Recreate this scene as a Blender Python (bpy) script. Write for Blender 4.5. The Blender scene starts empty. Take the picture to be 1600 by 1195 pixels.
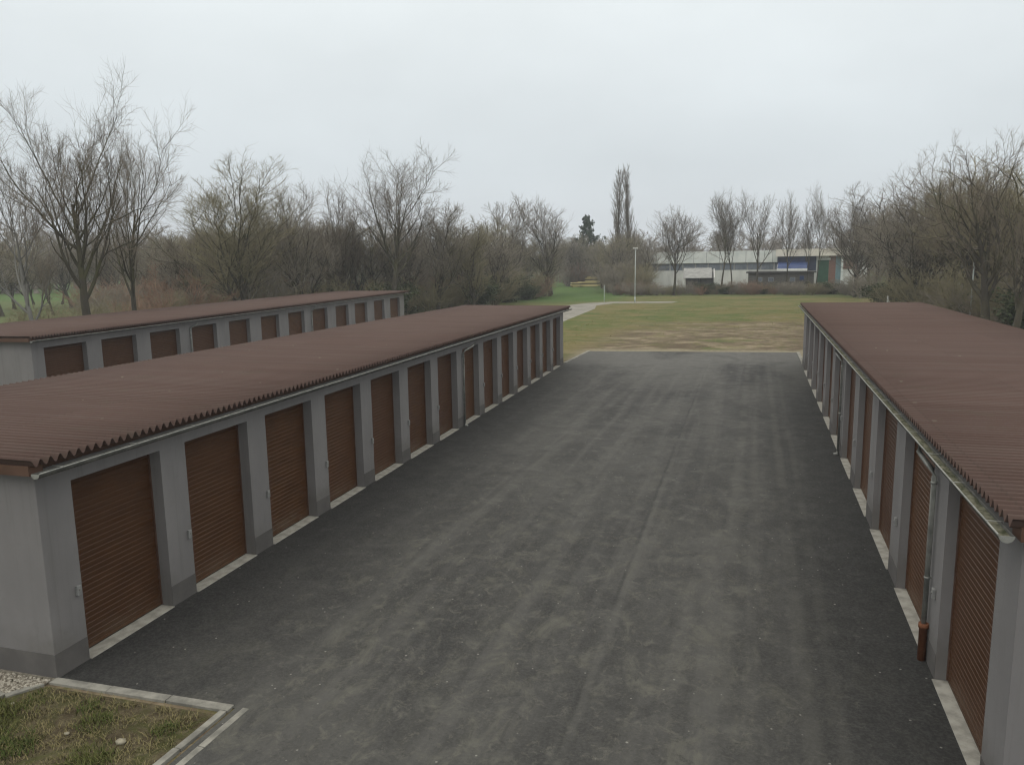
import bpy, bmesh, math, random
import numpy as np
from mathutils import Vector, Matrix

S = bpy.context.scene
COL = S.collection
RAD = math.radians
random.seed(7)

# ------------------------------------------------------------------ camera
H = 6.6
FPX, YAW, PIT, ROL = 1190.92, .3104, .1559, -.0153      # focal length in photo pixels (1600 wide)
_cy, _sy = math.cos(YAW), math.sin(YAW)
FWD = np.array([-_sy*math.cos(PIT), _cy*math.cos(PIT), -math.sin(PIT)])
_rt = np.array([_cy, _sy, 0.0]); _up = np.cross(_rt, FWD)
RGT = _rt*math.cos(ROL)+_up*math.sin(ROL)
UPV = -_rt*math.sin(ROL)+_up*math.cos(ROL)
cam_d = bpy.data.cameras.new('camera'); cam = bpy.data.objects.new('camera', cam_d); COL.objects.link(cam)
cam_d.sensor_width = 36; cam_d.lens = FPX/1600*36
cam_d.clip_start = .1; cam_d.clip_end = 3000
cam.matrix_world = Matrix(((RGT[0], UPV[0], -FWD[0], 0), (RGT[1], UPV[1], -FWD[1], 0), (RGT[2], UPV[2], -FWD[2], H), (0, 0, 0, 1)))
S.camera = cam

# ------------------------------------------------------------------ sky and sun (overcast)
SUN_EL, SUN_AZ = RAD(42), RAD(200)          # azimuth clockwise from +y
w = bpy.data.worlds.new('World'); S.world = w; w.use_nodes = True
nt = w.node_tree; nt.nodes.clear()
def wn(t, **k):
    n = nt.nodes.new(t)
    for a, b in k.items(): setattr(n, a, b)
    return n
out = wn('ShaderNodeOutputWorld'); bg = wn('ShaderNodeBackground'); bg.inputs['Strength'].default_value = .1
sky = wn('ShaderNodeTexSky', sky_type='NISHITA', sun_disc=False, sun_elevation=SUN_EL, sun_rotation=SUN_AZ)
hsv = wn('ShaderNodeHueSaturation'); hsv.inputs['Saturation'].default_value = .35
tc = wn('ShaderNodeTexCoord'); sep = wn('ShaderNodeSeparateXYZ')
ramp = wn('ShaderNodeValToRGB')
cr = ramp.color_ramp; cr.elements[0].position = 0; cr.elements[0].color = (.69, .735, .775, 1)
cr.elements[1].position = .36; cr.elements[1].color = (.95, 1.01, 1.02, 1)
e = cr.elements.new(.12); e.color = (.735, .795, .825, 1)
e = cr.elements.new(1.0); e.color = (1.75, 1.67, 1.52, 1)
cl = wn('ShaderNodeTexNoise'); cl.inputs['Scale'].default_value = 3.2; cl.inputs['Detail'].default_value = 4
clm = wn('ShaderNodeMapRange'); clm.inputs[1].default_value = .3; clm.inputs[2].default_value = .7; clm.inputs[3].default_value = 9.25; clm.inputs[4].default_value = 10.25
mul = wn('ShaderNodeVectorMath', operation='SCALE')
mix = wn('ShaderNodeMix', data_type='RGBA'); mix.inputs[0].default_value = .08
L = nt.links.new
L(tc.outputs['Generated'], sep.inputs[0]); L(sep.outputs['Z'], ramp.inputs[0])
mp = wn('ShaderNodeMapping'); mp.inputs['Scale'].default_value = (1, 1, 2.2)
L(tc.outputs['Generated'], mp.inputs[0]); L(mp.outputs[0], cl.inputs['Vector']); L(cl.outputs['Fac'], clm.inputs[0])
L(ramp.outputs[0], mul.inputs[0]); L(clm.outputs[0], mul.inputs['Scale'])
L(sky.outputs[0], hsv.inputs['Color']); L(mul.outputs[0], mix.inputs[6]); L(hsv.outputs[0], mix.inputs[7])
L(mix.outputs[2], bg.inputs['Color']); L(bg.outputs[0], out.inputs['Surface'])
sd = bpy.data.lights.new('sun', 'SUN'); sun = bpy.data.objects.new('sun', sd); COL.objects.link(sun)
sd.energy = .5; sd.angle = RAD(25); sd.color = (1, .97, .92)
sun.rotation_euler = (RAD(90)-SUN_EL, 0, -SUN_AZ+math.pi)
S.view_settings.view_transform = 'Standard'; S.view_settings.look = 'None'
S.view_settings.exposure = 0; S.view_settings.gamma = 1
S.cycles.max_bounces = 6; S.cycles.use_denoising = True; S.cycles.filter_width = 1.2
S.cycles.volume_bounces = 0; S.cycles.transparent_max_bounces = 8

# ------------------------------------------------------------------ pixel helpers (photo pixel -> real place)
def ray(px, py): return FWD+RGT*(px-800)/FPX-UPV*(py-597.5)/FPX
def ground(px, py, z=0.0):
    d = ray(px, py); t = (z-H)/d[2]; return Vector(np.array([0, 0, H])+d*t)
def at_range(px, py, D):
    d = ray(px, py); t = D/math.hypot(d[0], d[1]); return Vector(np.array([0, 0, H])+d*t)
def place(px, D, ytop):        # spot on the ground under a photo column at range D, and the height that reaches ytop
    p = at_range(px, ytop, D); return (p.x, p.y, 0.0), p.z

# ------------------------------------------------------------------ object helpers
def obj(name, me, m=None, parent=None, loc=None):
    if m is not None and not me.materials: me.materials.append(m)
    o = bpy.data.objects.new(name, me); COL.objects.link(o)
    if parent is not None: o.parent = parent
    if loc is not None: o.location = loc
    return o
def thing(name, label, cat, loc=(0, 0, 0), rz=0, group=None):
    o = bpy.data.objects.new(name, None); COL.objects.link(o); o.location = loc; o.rotation_euler = (0, 0, rz)
    o.empty_display_size = .3
    return tag(o, label, cat, group)
def tag(o, label, cat, group=None, kind=None):
    o['label'] = label; o['category'] = cat
    if group: o['group'] = group
    if kind: o['kind'] = kind
    return o
def structure(name, me, m): o = obj(name, me, m); o['kind'] = 'structure'; return o
class MB:                                    # collects simple solids into one mesh
    def __init__(s): s.v = []; s.f = []; s.sm = []
    def add(s, vs, fs, smooth=False):
        b = len(s.v); s.v += [tuple(x) for x in vs]; s.f += [[i+b for i in f] for f in fs]; s.sm += [smooth]*len(fs); return s
    def box(s, x0, x1, y0, y1, z0, z1):
        return s.add([(x0, y0, z0), (x1, y0, z0), (x1, y1, z0), (x0, y1, z0), (x0, y0, z1), (x1, y0, z1), (x1, y1, z1), (x0, y1, z1)],
                     [(0, 3, 2, 1), (4, 5, 6, 7), (0, 1, 5, 4), (1, 2, 6, 5), (2, 3, 7, 6), (3, 0, 4, 7)])
    def prism(s, poly, axis, a, b, smooth=False):   # poly: 2-D points, extruded along axis
        n = len(poly)
        def P(q, t): return (t, q[0], q[1]) if axis == 'x' else (q[0], t, q[1]) if axis == 'y' else (q[0], q[1], t)
        vs = [P(q, a) for q in poly]+[P(q, b) for q in poly]
        s.add(vs, [list(range(n))[::-1], list(range(n, 2*n))])
        base = len(s.v)-2*n
        s.f += [[base+i, base+(i+1) % n, base+n+(i+1) % n, base+n+i] for i in range(n)]; s.sm += [smooth]*n
        return s
    def tube(s, pts, r, n=10, caps=True):
        pts = [Vector(p) for p in pts]; rs = r if isinstance(r, (list, tuple)) else [r]*len(pts)
        vs = []; fs = []
        ref = Vector((0, 0, 1))
        for i, p in enumerate(pts):
            d = (pts[min(i+1, len(pts)-1)]-pts[max(i-1, 0)]).normalized()
            if abs(d.z) > .95: a = Vector((1, 0, 0))-d*d.x
            else: a = d.cross(ref)
            a.normalize(); b = d.cross(a)
            vs += [p+(a*math.cos(2*math.pi*k/n)+b*math.sin(2*math.pi*k/n))*rs[i] for k in range(n)]
        for i in range(len(pts)-1):
            fs += [(i*n+k, i*n+(k+1) % n, (i+1)*n+(k+1) % n, (i+1)*n+k) for k in range(n)]
        s.add(vs, fs, True)
        if caps:
            b = len(s.v)-len(vs)
            s.f += [[b+k for k in range(n)][::-1], [b+(len(pts)-1)*n+k for k in range(n)]]; s.sm += [False, False]
        return s
    def mesh(s, name, m=None, T=None, bevel=0):
        me = bpy.data.meshes.new(name)
        vs = s.v if T is None else [T(*v) for v in s.v]
        me.from_pydata(vs, [], s.f); me.polygons.foreach_set('use_smooth', s.sm)
        bm = bmesh.new(); bm.from_mesh(me)
        bmesh.ops.recalc_face_normals(bm, faces=bm.faces)
        if bevel:
            es = [e for e in bm.edges if len(e.link_faces) == 2 and e.calc_face_angle(0) > .6]
            bmesh.ops.bevel(bm, geom=es, offset=bevel, segments=2, affect='EDGES', profile=.6)
        bm.to_mesh(me); bm.free()
        if m: me.materials.append(m)
        return me
def np_mesh(name, V, F, m, smooth=False):
    me = bpy.data.meshes.new(name); V = np.asarray(V, np.float32); F = np.asarray(F, np.int32); k = F.shape[1]
    me.vertices.add(len(V)); me.vertices.foreach_set('co', V.ravel())
    me.loops.add(F.size); me.loops.foreach_set('vertex_index', F.ravel())
    me.polygons.add(len(F)); me.polygons.foreach_set('loop_start', np.arange(0, F.size, k, dtype=np.int32))
    if smooth: me.polygons.foreach_set('use_smooth', np.ones(len(F), bool))
    me.update(calc_edges=True)
    if m: me.materials.append(m)
    return me
def copy_tree(o, parent=None):
    c = o.copy(); COL.objects.link(c)
    if parent is not None: c.parent = parent
    for ch in list(o.children): copy_tree(ch, c)
    return c

# ------------------------------------------------------------------ materials
class N:                                     # small node-tree builder
    def __init__(s, name, rough=.9, spec=.3):
        s.m = bpy.data.materials.new(name); s.m.use_nodes = True; s.t = s.m.node_tree; s.b = s.t.nodes['Principled BSDF']
        s.b.inputs['Roughness'].default_value = rough; s.b.inputs['Specular IOR Level'].default_value = spec
        s._oc = None; s._pos = None
    def n(s, t, **k):
        x = s.t.nodes.new(t)
        for a, b in k.items(): setattr(x, a, b)
        return x
    def l(s, a, b): s.t.links.new(a, b)
    @property
    def oc(s):
        if s._oc is None: s._oc = s.n('ShaderNodeTexCoord').outputs['Object']
        return s._oc
    @property
    def pos(s):
        if s._pos is None: s._pos = s.n('ShaderNodeNewGeometry').outputs['Position']
        return s._pos
    def xyz(s, v):
        x = s.n('ShaderNodeSeparateXYZ'); s.l(v, x.inputs[0]); return x.outputs
    def noise(s, scale, detail=4, vec=None, stretch=None, rough=.6, dist=0):
        v = vec if vec is not None else s.oc
        if stretch is not None:
            mp = s.n('ShaderNodeMapping'); mp.inputs['Scale'].default_value = stretch; s.l(v, mp.inputs[0]); v = mp.outputs[0]
        x = s.n('ShaderNodeTexNoise'); x.inputs['Scale'].default_value = scale; x.inputs['Detail'].default_value = detail
        x.inputs['Roughness'].default_value = rough; x.inputs['Distortion'].default_value = dist
        s.l(v, x.inputs['Vector']); return x.outputs['Fac']
    def ramp(s, f, a, b, lo=0.0, hi=1.0):
        x = s.n('ShaderNodeMapRange'); x.interpolation_type = 'SMOOTHSTEP'
        x.inputs[1].default_value = a; x.inputs[2].default_value = b; x.inputs[3].default_value = lo; x.inputs[4].default_value = hi
        s.l(f, x.inputs[0]); return x.outputs[0]
    def math(s, op, a, b=None, c=None):
        x = s.n('ShaderNodeMath', operation=op)
        for i, v in enumerate((a, b, c)):
            if v is None: continue
            if isinstance(v, (int, float)): x.inputs[i].default_value = v
            else: s.l(v, x.inputs[i])
        return x.outputs[0]
    def mix(s, f, a, b, mode='MIX'):
        x = s.n('ShaderNodeMix', data_type='RGBA', blend_type=mode)
        if isinstance(f, (int, float)): x.inputs[0].default_value = f
        else: s.l(f, x.inputs[0])
        for i, v in ((6, a), (7, b)):
            if isinstance(v, tuple): x.inputs[i].default_value = (*v, 1) if len(v) == 3 else v
            else: s.l(v, x.inputs[i])
        return x.outputs[2]
    def col(s, c):
        if isinstance(c, tuple): s.b.inputs['Base Color'].default_value = (*c, 1)
        else: s.l(c, s.b.inputs['Base Color'])
        return s
    def bump(s, f, d=.02, st=.5):
        x = s.n('ShaderNodeBump'); x.inputs['Strength'].default_value = st; x.inputs['Distance'].default_value = d
        s.l(f, x.inputs['Height']); s.l(x.outputs[0], s.b.inputs['Normal']); return s
def simple(name, c1, c2, scale=3, rough=.85, spec=.3, bump=0, detail=5, stretch=None, metal=0, lo=.35, hi=.65):
    q = N(name, rough, spec); f = q.noise(scale, detail, stretch=stretch)
    q.col(q.mix(q.ramp(f, lo, hi), c1, c2)); q.b.inputs['Metallic'].default_value = metal
    if bump: q.bump(q.noise(scale*12, 4), bump)
    return q.m

def mat_asphalt():
    q = N('asphalt', .88, .35); P = q.pos; x, y, z = q.xyz(P)
    big = q.noise(.22, 5, P, (1, .55, 1), .6, .6)
    med = q.noise(1.5, 7, P, None, .72, .6)
    strk = q.noise(1.0, 4, P, (1.5, .05, 1), .55)
    scuff = q.noise(1.7, 7, P, (1, .6, 1), .74, .7)
    fine = q.noise(24, 3, P)
    c = q.mix(q.ramp(big, .34, .66), (0.0288, 0.0284, 0.0272), (0.0592, 0.0580, 0.0536))
    c = q.mix(q.ramp(strk, .46, .66, 0, .55), c, (0.0896, 0.0872, 0.0800))
    c = q.mix(q.ramp(med, .52, .74, 0, .6), c, (0.1024, 0.1000, 0.0848))
    c = q.mix(q.ramp(q.noise(.75, 6, P, (1, .8, 1), .65, 1.2), .50, .68, 0, .65), c, (0.0288, 0.0280, 0.0272))
    nearm = q.ramp(y, 8, 30, 1, .22)
    c = q.mix(q.math('MULTIPLY', q.ramp(scuff, .48, .68, 0, .65), nearm), c, (0.1200, 0.1168, 0.0944))
    scf2 = q.noise(4.2, 7, P, None, .8, .9)
    c = q.mix(q.math('MULTIPLY', q.ramp(scf2, .52, .66, 0, .55), nearm), c, (0.1320, 0.1264, 0.1024))
    c = q.mix(q.ramp(q.noise(3.2, 6, P, None, .78, .6), .55, .68, 0, .7), c, (0.0304, 0.0296, 0.0280))
    # newer black strips laid along both rows of garages
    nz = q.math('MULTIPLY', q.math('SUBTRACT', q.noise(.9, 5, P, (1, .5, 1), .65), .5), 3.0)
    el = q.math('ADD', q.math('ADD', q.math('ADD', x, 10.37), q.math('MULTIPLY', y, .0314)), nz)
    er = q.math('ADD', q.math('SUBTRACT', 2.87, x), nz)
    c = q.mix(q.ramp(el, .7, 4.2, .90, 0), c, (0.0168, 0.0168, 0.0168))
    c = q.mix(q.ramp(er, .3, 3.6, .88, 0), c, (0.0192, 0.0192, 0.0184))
    c = q.mix(q.math('MULTIPLY', q.ramp(scf2, .55, .68, 0, .5), q.ramp(med, .42, .62)), c, (0.1000, 0.0968, 0.0840))
    # faint roller seams
    wob = q.math('MULTIPLY', q.math('SUBTRACT', q.noise(.45, 5, P, None, .7), .5), .22)
    brk = q.ramp(q.noise(.55, 4, P), .36, .6)
    def seam(a, k, w0, col, amt, c):
        d = q.math('ABSOLUTE', q.math('ADD', q.math('SUBTRACT', x, q.math('ADD', a, q.math('MULTIPLY', y, k))), wob))
        return q.mix(q.math('MULTIPLY', q.ramp(d, w0*.2, w0, amt, 0), brk), c, col)
    c = seam(-2.32, -.0098, .07, (0.0240, 0.0240, 0.0232), .65, c)
    c = seam(-2.22, -.0098, .10, (0.1000, 0.0976, 0.0880), .30, c)
    c = seam(-7.75, .035, .14, (0.0272, 0.0264, 0.0256), .40, c)
    c = seam(-7.50, .035, .30, (0.1040, 0.1024, 0.0896), .30, c)
    for a, k, wd, am in ((-.35, 0, .26, .26), (.05, .004, .16, .16), (.95, -.002, .20, .24), (1.35, 0, .14, .16), (-4.6, .01, .26, .16)):
        c = seam(a, k, wd, (0.1280, 0.1248, 0.1088), am, c)
    ty = q.math('ABSOLUTE', q.math('ADD', q.math('SUBTRACT', y, q.math('ADD', 26.75, q.math('MULTIPLY', x, .22))), wob))
    c = q.mix(q.math('MULTIPLY', q.math('MULTIPLY', q.ramp(ty, .03, .13, .5, 0), brk), q.ramp(x, -2.6, -2.2, 0, 1)), c, (0.0272, 0.0272, 0.0264))
    c = q.mix(q.math('MULTIPLY', q.ramp(y, 34, 52, 0, .65), q.ramp(big, .32, .55)), c, (0.1200, 0.1168, 0.1056))
    # light grit and a few larger pale chips
    for sc, a, b_, am in ((3.1, .035, .07, .7), (1.3, .016, .034, .8)):
        vo = q.n('ShaderNodeTexVoronoi'); vo.inputs['Scale'].default_value = sc; q.l(P, vo.inputs['Vector'])
        c = q.mix(q.ramp(vo.outputs['Distance'], a, b_, am, 0), c, (0.2700, 0.2610, 0.2340))
    c = q.mix(q.ramp(fine, .35, .7, 0, .25), c, (0.1080, 0.1064, 0.1000))
    q.col(c); q.bump(q.math('ADD', q.math('MULTIPLY', fine, .4), q.noise(90, 2, P)), .012, .6)
    q.l(q.ramp(med, .3, .7, .97, .80), q.b.inputs['Roughness'])
    return q.m
def mat_ground():
    q = N('ground_grass', .95, .15); P = q.pos; x, y, z = q.xyz(P)
    a = q.noise(.055, 6, P, (1, 1.6, 1), .65, .8); b = q.noise(.35, 6, P, (1, 1.5, 1), .68, 1.0); f = q.noise(4.5, 5, P, None, .7)
    c = q.mix(q.ramp(a, .40, .60), (.095, .125, .032), (.175, .148, .058))
    c = q.mix(q.ramp(b, .42, .64, 0, .7), c, (.205, .170, .082))
    c = q.mix(q.ramp(q.noise(.16, 6, P, (1, 1.5, 1), .66, 1), .52, .64, 0, .8), c, (.072, .112, .025))
    # greener mown lane and meadows further out
    far = q.math('MAXIMUM', q.ramp(q.math('ADD', y, q.math('MULTIPLY', b, 30)), 150, 172), q.ramp(q.math('ADD', x, q.math('MULTIPLY', b, -18)), -44, -62))
    far = q.math('MAXIMUM', far, q.math('MULTIPLY', q.ramp(x, -24, -32), q.ramp(y, 112, 126)))
    c = q.mix(far, c, q.mix(q.ramp(b, .35, .65), (.085, .120, .038), (.130, .150, .062)))
    c = q.mix(q.math('MULTIPLY', q.ramp(x, -19, -27), q.ramp(y, 118, 132)), c, q.mix(q.ramp(b, .35, .65), (.060, .125, .028), (.095, .150, .040)))
    # bare earth left by the building work behind the end of the asphalt
    wv = q.math('MULTIPLY', q.math('SUBTRACT', q.noise(.11, 6, P, (1, 1.6, 1), .65, 1), .5), 46)
    band = q.math('ADD', q.math('SUBTRACT', y, q.math('MULTIPLY', x, .5)), wv)
    bare = q.math('MULTIPLY', q.ramp(band, 78, 92, 1, 0), q.ramp(x, -15, -10))
    earth = q.mix(q.ramp(q.noise(.42, 6, P, (.8, 1.25, 1), .70, 1.0), .42, .62), (.120, .088, .060), (.285, .230, .155))
    earth = q.mix(q.ramp(q.noise(.9, 6, P, (.9, 1.2, 1), .72), .50, .64, 0, .75), earth, (.125, .125, .045))
    c = q.mix(q.math('MULTIPLY', bare, q.ramp(q.noise(.3, 6, P, (.8, 1.0, 1), .70), .34, .46, .20, 1)), c, earth)
    edge = q.ramp(q.math('ADD', q.math('SUBTRACT', y, q.math('MULTIPLY', x, .126)), q.math('MULTIPLY', b, -5)), 54.6, 57.2, 1, 0)
    edge = q.math('MULTIPLY', edge, q.ramp(y, 49, 51))
    c = q.mix(q.math('MULTIPLY', edge, q.ramp(x, -13, -11.5)), c, (.27, .235, .165))
    c = q.mix(q.ramp(f, .35, .72, 0, .4), c, (.06, .062, .025))
    q.col(c); q.bump(q.math('ADD', f, q.math('MULTIPLY', b, 2)), .12, .7)
    return q.m
M = {}
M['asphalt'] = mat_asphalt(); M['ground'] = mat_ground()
def mat_wall():
    q = N('render_grey', .92, .2); P = q.oc; x, y, z = q.xyz(P)
    n1 = q.noise(.8, 6, P, (1, 1, .5)); n2 = q.noise(6, 5, P); st = q.noise(2.2, 6, P, (3, 3, .10), .7)
    c = q.mix(q.ramp(n1, .3, .7), (.184, .176, .174), (.218, .209, .205))
    c = q.mix(q.ramp(st, .52, .72, 0, .45), c, (.142, .137, .128)); c = q.mix(q.ramp(n2, .5, .8, 0, .3), c, (.165, .160, .152))
    spl = q.math('MULTIPLY', q.ramp(q.math('ADD', z, q.math('MULTIPLY', n2, -.5)), .15, .75, .5, 0), q.ramp(n1, .35, .6))
    c = q.mix(spl, c, (.115, .107, .094))
    q.col(c); q.bump(q.noise(140, 3, P), .004, .5); return q.m
def mat_roof():
    q = N('fibre_cement_brown', .85, .3); P = q.oc; x, y, z = q.xyz(P)
    st = q.noise(.6, 6, P, (.25, 6, 1), .65); fine = q.noise(30, 4, P)
    sx = q.math('FLOOR', q.math('MULTIPLY', x, .43)); sy = q.math('FLOOR', q.math('MULTIPLY', y, 1.13))
    cv = q.n('ShaderNodeCombineXYZ'); q.l(sx, cv.inputs[0]); q.l(sy, cv.inputs[1])
    wn_ = q.n('ShaderNodeTexWhiteNoise'); wn_.noise_dimensions = '2D'; q.l(cv.outputs[0], wn_.inputs[0])
    c = q.mix(wn_.outputs['Value'], (.084, .052, .043), (.095, .060, .050))
    c = q.mix(q.ramp(st, .42, .68, 0, .55), c, (.104, .074, .063))
    c = q.mix(q.ramp(q.noise(1.3, 7, P, (.6, 1, 1), .7), .54, .7, 0, .4), c, (.085, .068, .050))
    for sc, a, col in ((1.9, .045, (.17, .15, .11)), (3.7, .03, (.075, .078, .040))):
        vo = q.n('ShaderNodeTexVoronoi'); vo.inputs['Scale'].default_value = sc; q.l(P, vo.inputs['Vector'])
        c = q.mix(q.math('MULTIPLY', q.ramp(vo.outputs['Distance'], a, a*2.2, .8, 0), q.ramp(q.noise(.5, 3, P), .45, .6)), c, col)
    # sheet laps: a dark edge line every 2.3 m across the fall
    lap = q.math('ABSOLUTE', q.math('SUBTRACT', q.math('FRACT', q.math('MULTIPLY', x, .43)), .5))
    c = q.mix(q.ramp(lap, .490, .499, 0, .3), c, (.05, .038, .03))
    c = q.mix(q.ramp(fine, .55, .8, 0, .35), c, (.135, .102, .080))
    q.col(c); q.bump(fine, .004, .35); return q.m
def mat_door():
    q = N('door_brown', .5, .3); P = q.oc; x, y, z = q.xyz(P)
    n = q.noise(2.2, 5, P, (1, 1, 2)); g = q.noise(9, 5, P, (2, 1, 14))
    c = q.mix(q.ramp(n, .3, .7), (.064, .0262, .0085), (.090, .0385, .0130))
    c = q.mix(q.ramp(g, .45, .75, 0, .4), c, (.050, .020, .009))
    dust = q.math('MULTIPLY', q.ramp(z, .05, .55, .5, 0), q.ramp(q.noise(3, 5, P), .35, .65))
    c = q.mix(dust, c, (.13, .10, .07))
    oi = q.n('ShaderNodeObjectInfo'); rn = oi.outputs['Random']
    c = q.mix(q.math('MULTIPLY', rn, .6), c, (.046, .019, .009))
    c = q.mix(q.math('MULTIPLY', q.math('FRACT', q.math('MULTIPLY', rn, 7.3)), .35), c, (.100, .046, .021))
    q.col(c); return q.m
M['wall'] = mat_wall(); M['roof'] = mat_roof(); M['door'] = mat_door()
M['plinth'] = simple('plinth_grey', (.096, .090, .086), (.122, .114, .108), 1.4, .9, bump=.004)
M['verge'] = simple('verge_brown', (.075, .040, .026), (.10, .055, .037), 2, .6)
M['zinc'] = simple('zinc', (.20, .205, .19), (.31, .31, .285), 5, .5, .5, metal=.4)
M['zinc_old'] = simple('zinc_weathered', (.075, .075, .068), (.125, .122, .110), 3, .65, .4, metal=.2)  # darker zinc tone for the gutter body; its rim keeps the lighter one
M['moss'] = simple('gutter_moss', (.05, .055, .028), (.17, .165, .12), 9, .95, bump=.02)
M['sill'] = simple('concrete_sill', (.25, .24, .21), (.40, .385, .34), 3.5, .9, bump=.006)
M['kerb'] = simple('concrete_kerb', (.15, .146, .128), (.28, .27, .235), 2.5, .9, bump=.008)
M['box'] = simple('switch_box', (.20, .20, .195), (.27, .27, .26), 6, .5)
M['dark'] = simple('dark_rubber', (.018, .017, .016), (.028, .026, .024), 6, .8)
M['clay'] = simple('clay_pipe', (.13, .045, .020), (.19, .075, .036), 5, .7)
M['gravel'] = simple('gravel', (.16, .145, .11), (.29, .265, .22), 25, .9, bump=.03)
M['stone'] = simple('pale_stone', (.25, .225, .165), (.36, .33, .25), 8, .9, bump=.01)
M['path'] = simple('path_gravel', (.21, .198, .17), (.29, .275, .24), .5, .95)
M['lane'] = simple('lane_asphalt', (.17, .17, .175), (.24, .235, .23), .4, .9)

# ------------------------------------------------------------------ ground, yard, paths
def sheet(x0, x1, y0, y1, nx, ny, z=0):
    X, Y = np.meshgrid(np.linspace(x0, x1, nx+1), np.linspace(y0, y1, ny+1)); V = np.stack([X.ravel(), Y.ravel(), np.full(X.size, z)], 1)
    i = np.arange(ny)[:, None]*(nx+1)+np.arange(nx)[None]; i = i.ravel()
    return V, np.stack([i, i+1, i+nx+2, i+nx+1], 1)
V, F = sheet(-900, 900, -60, 1500, 4, 4)
structure('ground', np_mesh('ground', V, F, M['ground']), M['ground'])
def flat(name, pts, z, m, thick=.12):
    b = MB(); n = len(pts); b.prism(pts, 'z', z-thick, z); return structure(name, b.mesh(name, m), m)
AL = .0314; LX, LY = -10.6662, 9.3609
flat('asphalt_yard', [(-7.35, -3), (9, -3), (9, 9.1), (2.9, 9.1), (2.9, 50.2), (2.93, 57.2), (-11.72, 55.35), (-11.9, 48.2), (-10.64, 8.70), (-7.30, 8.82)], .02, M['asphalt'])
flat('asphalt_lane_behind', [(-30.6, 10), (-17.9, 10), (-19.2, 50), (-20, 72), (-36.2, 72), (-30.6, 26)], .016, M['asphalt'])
flat('path', [(-18.6, 62), (-20.6, 85), (-21.6, 106), (-23.0, 114), (-21.4, 120.2), (-12.6, 121.6), (-12.0, 125.6), (-22.5, 124.4), (-25.8, 120.5),
               (-27.6, 114), (-26.6, 104), (-23.5, 62)], .012, M['path'])
def strip(name, pts, wd, z, m, label=None):
    b = MB()
    for (x0, y0), (x1, y1) in zip(pts, pts[1:]):
        d = Vector((x1-x0, y1-y0, 0)); Lr = d.length; d.normalize(); nrm = Vector((-d.y, d.x, 0)); n = max(1, round(Lr/1.0)); g = .006
        for i in range(n):
            a = Vector((x0, y0, 0))+d*(Lr*i/n+g); e = Vector((x0, y0, 0))+d*(Lr*(i+1)/n-g); jz = random.uniform(-.006, .006); jn = nrm*random.uniform(-.008, .008)
            q = [a-nrm*wd/2+jn, e-nrm*wd/2+jn, e+nrm*wd/2+jn, a+nrm*wd/2+jn]
            b.add([(p.x, p.y, -.1) for p in q]+[(p.x, p.y, z+jz) for p in q], [(0, 3, 2, 1), (4, 5, 6, 7), (0, 1, 5, 4), (1, 2, 6, 5), (2, 3, 7, 6), (3, 0, 4, 7)])
    return structure(name, b.mesh(name, m, bevel=.008), m)
strip('kerb', [(-10.66, 8.64), (-7.34, 8.78)], .16, .045, M['kerb'])
strip('kerb', [(-7.13, 8.86), (-7.24, 3.0)], .11, .035, M['kerb'])
strip('kerb', [(-7.40, 8.68), (-7.50, 3.0)], .11, .05, M['kerb'])
strip('kerb', [(-10.72, 8.52), (-10.98, 8.05)], .12, .05, M['kerb'])
strip('kerb', [(-11.02, 8.06), (-17.5, 7.85)], .10, .05, M['kerb'])
strip('kerb', [(-11.86, 48.4), (-11.72, 55.3)], .22, .06, M['kerb'])
strip('kerb', [(2.98, 50.5), (2.94, 57.2)], .22, .06, M['kerb'])

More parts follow.
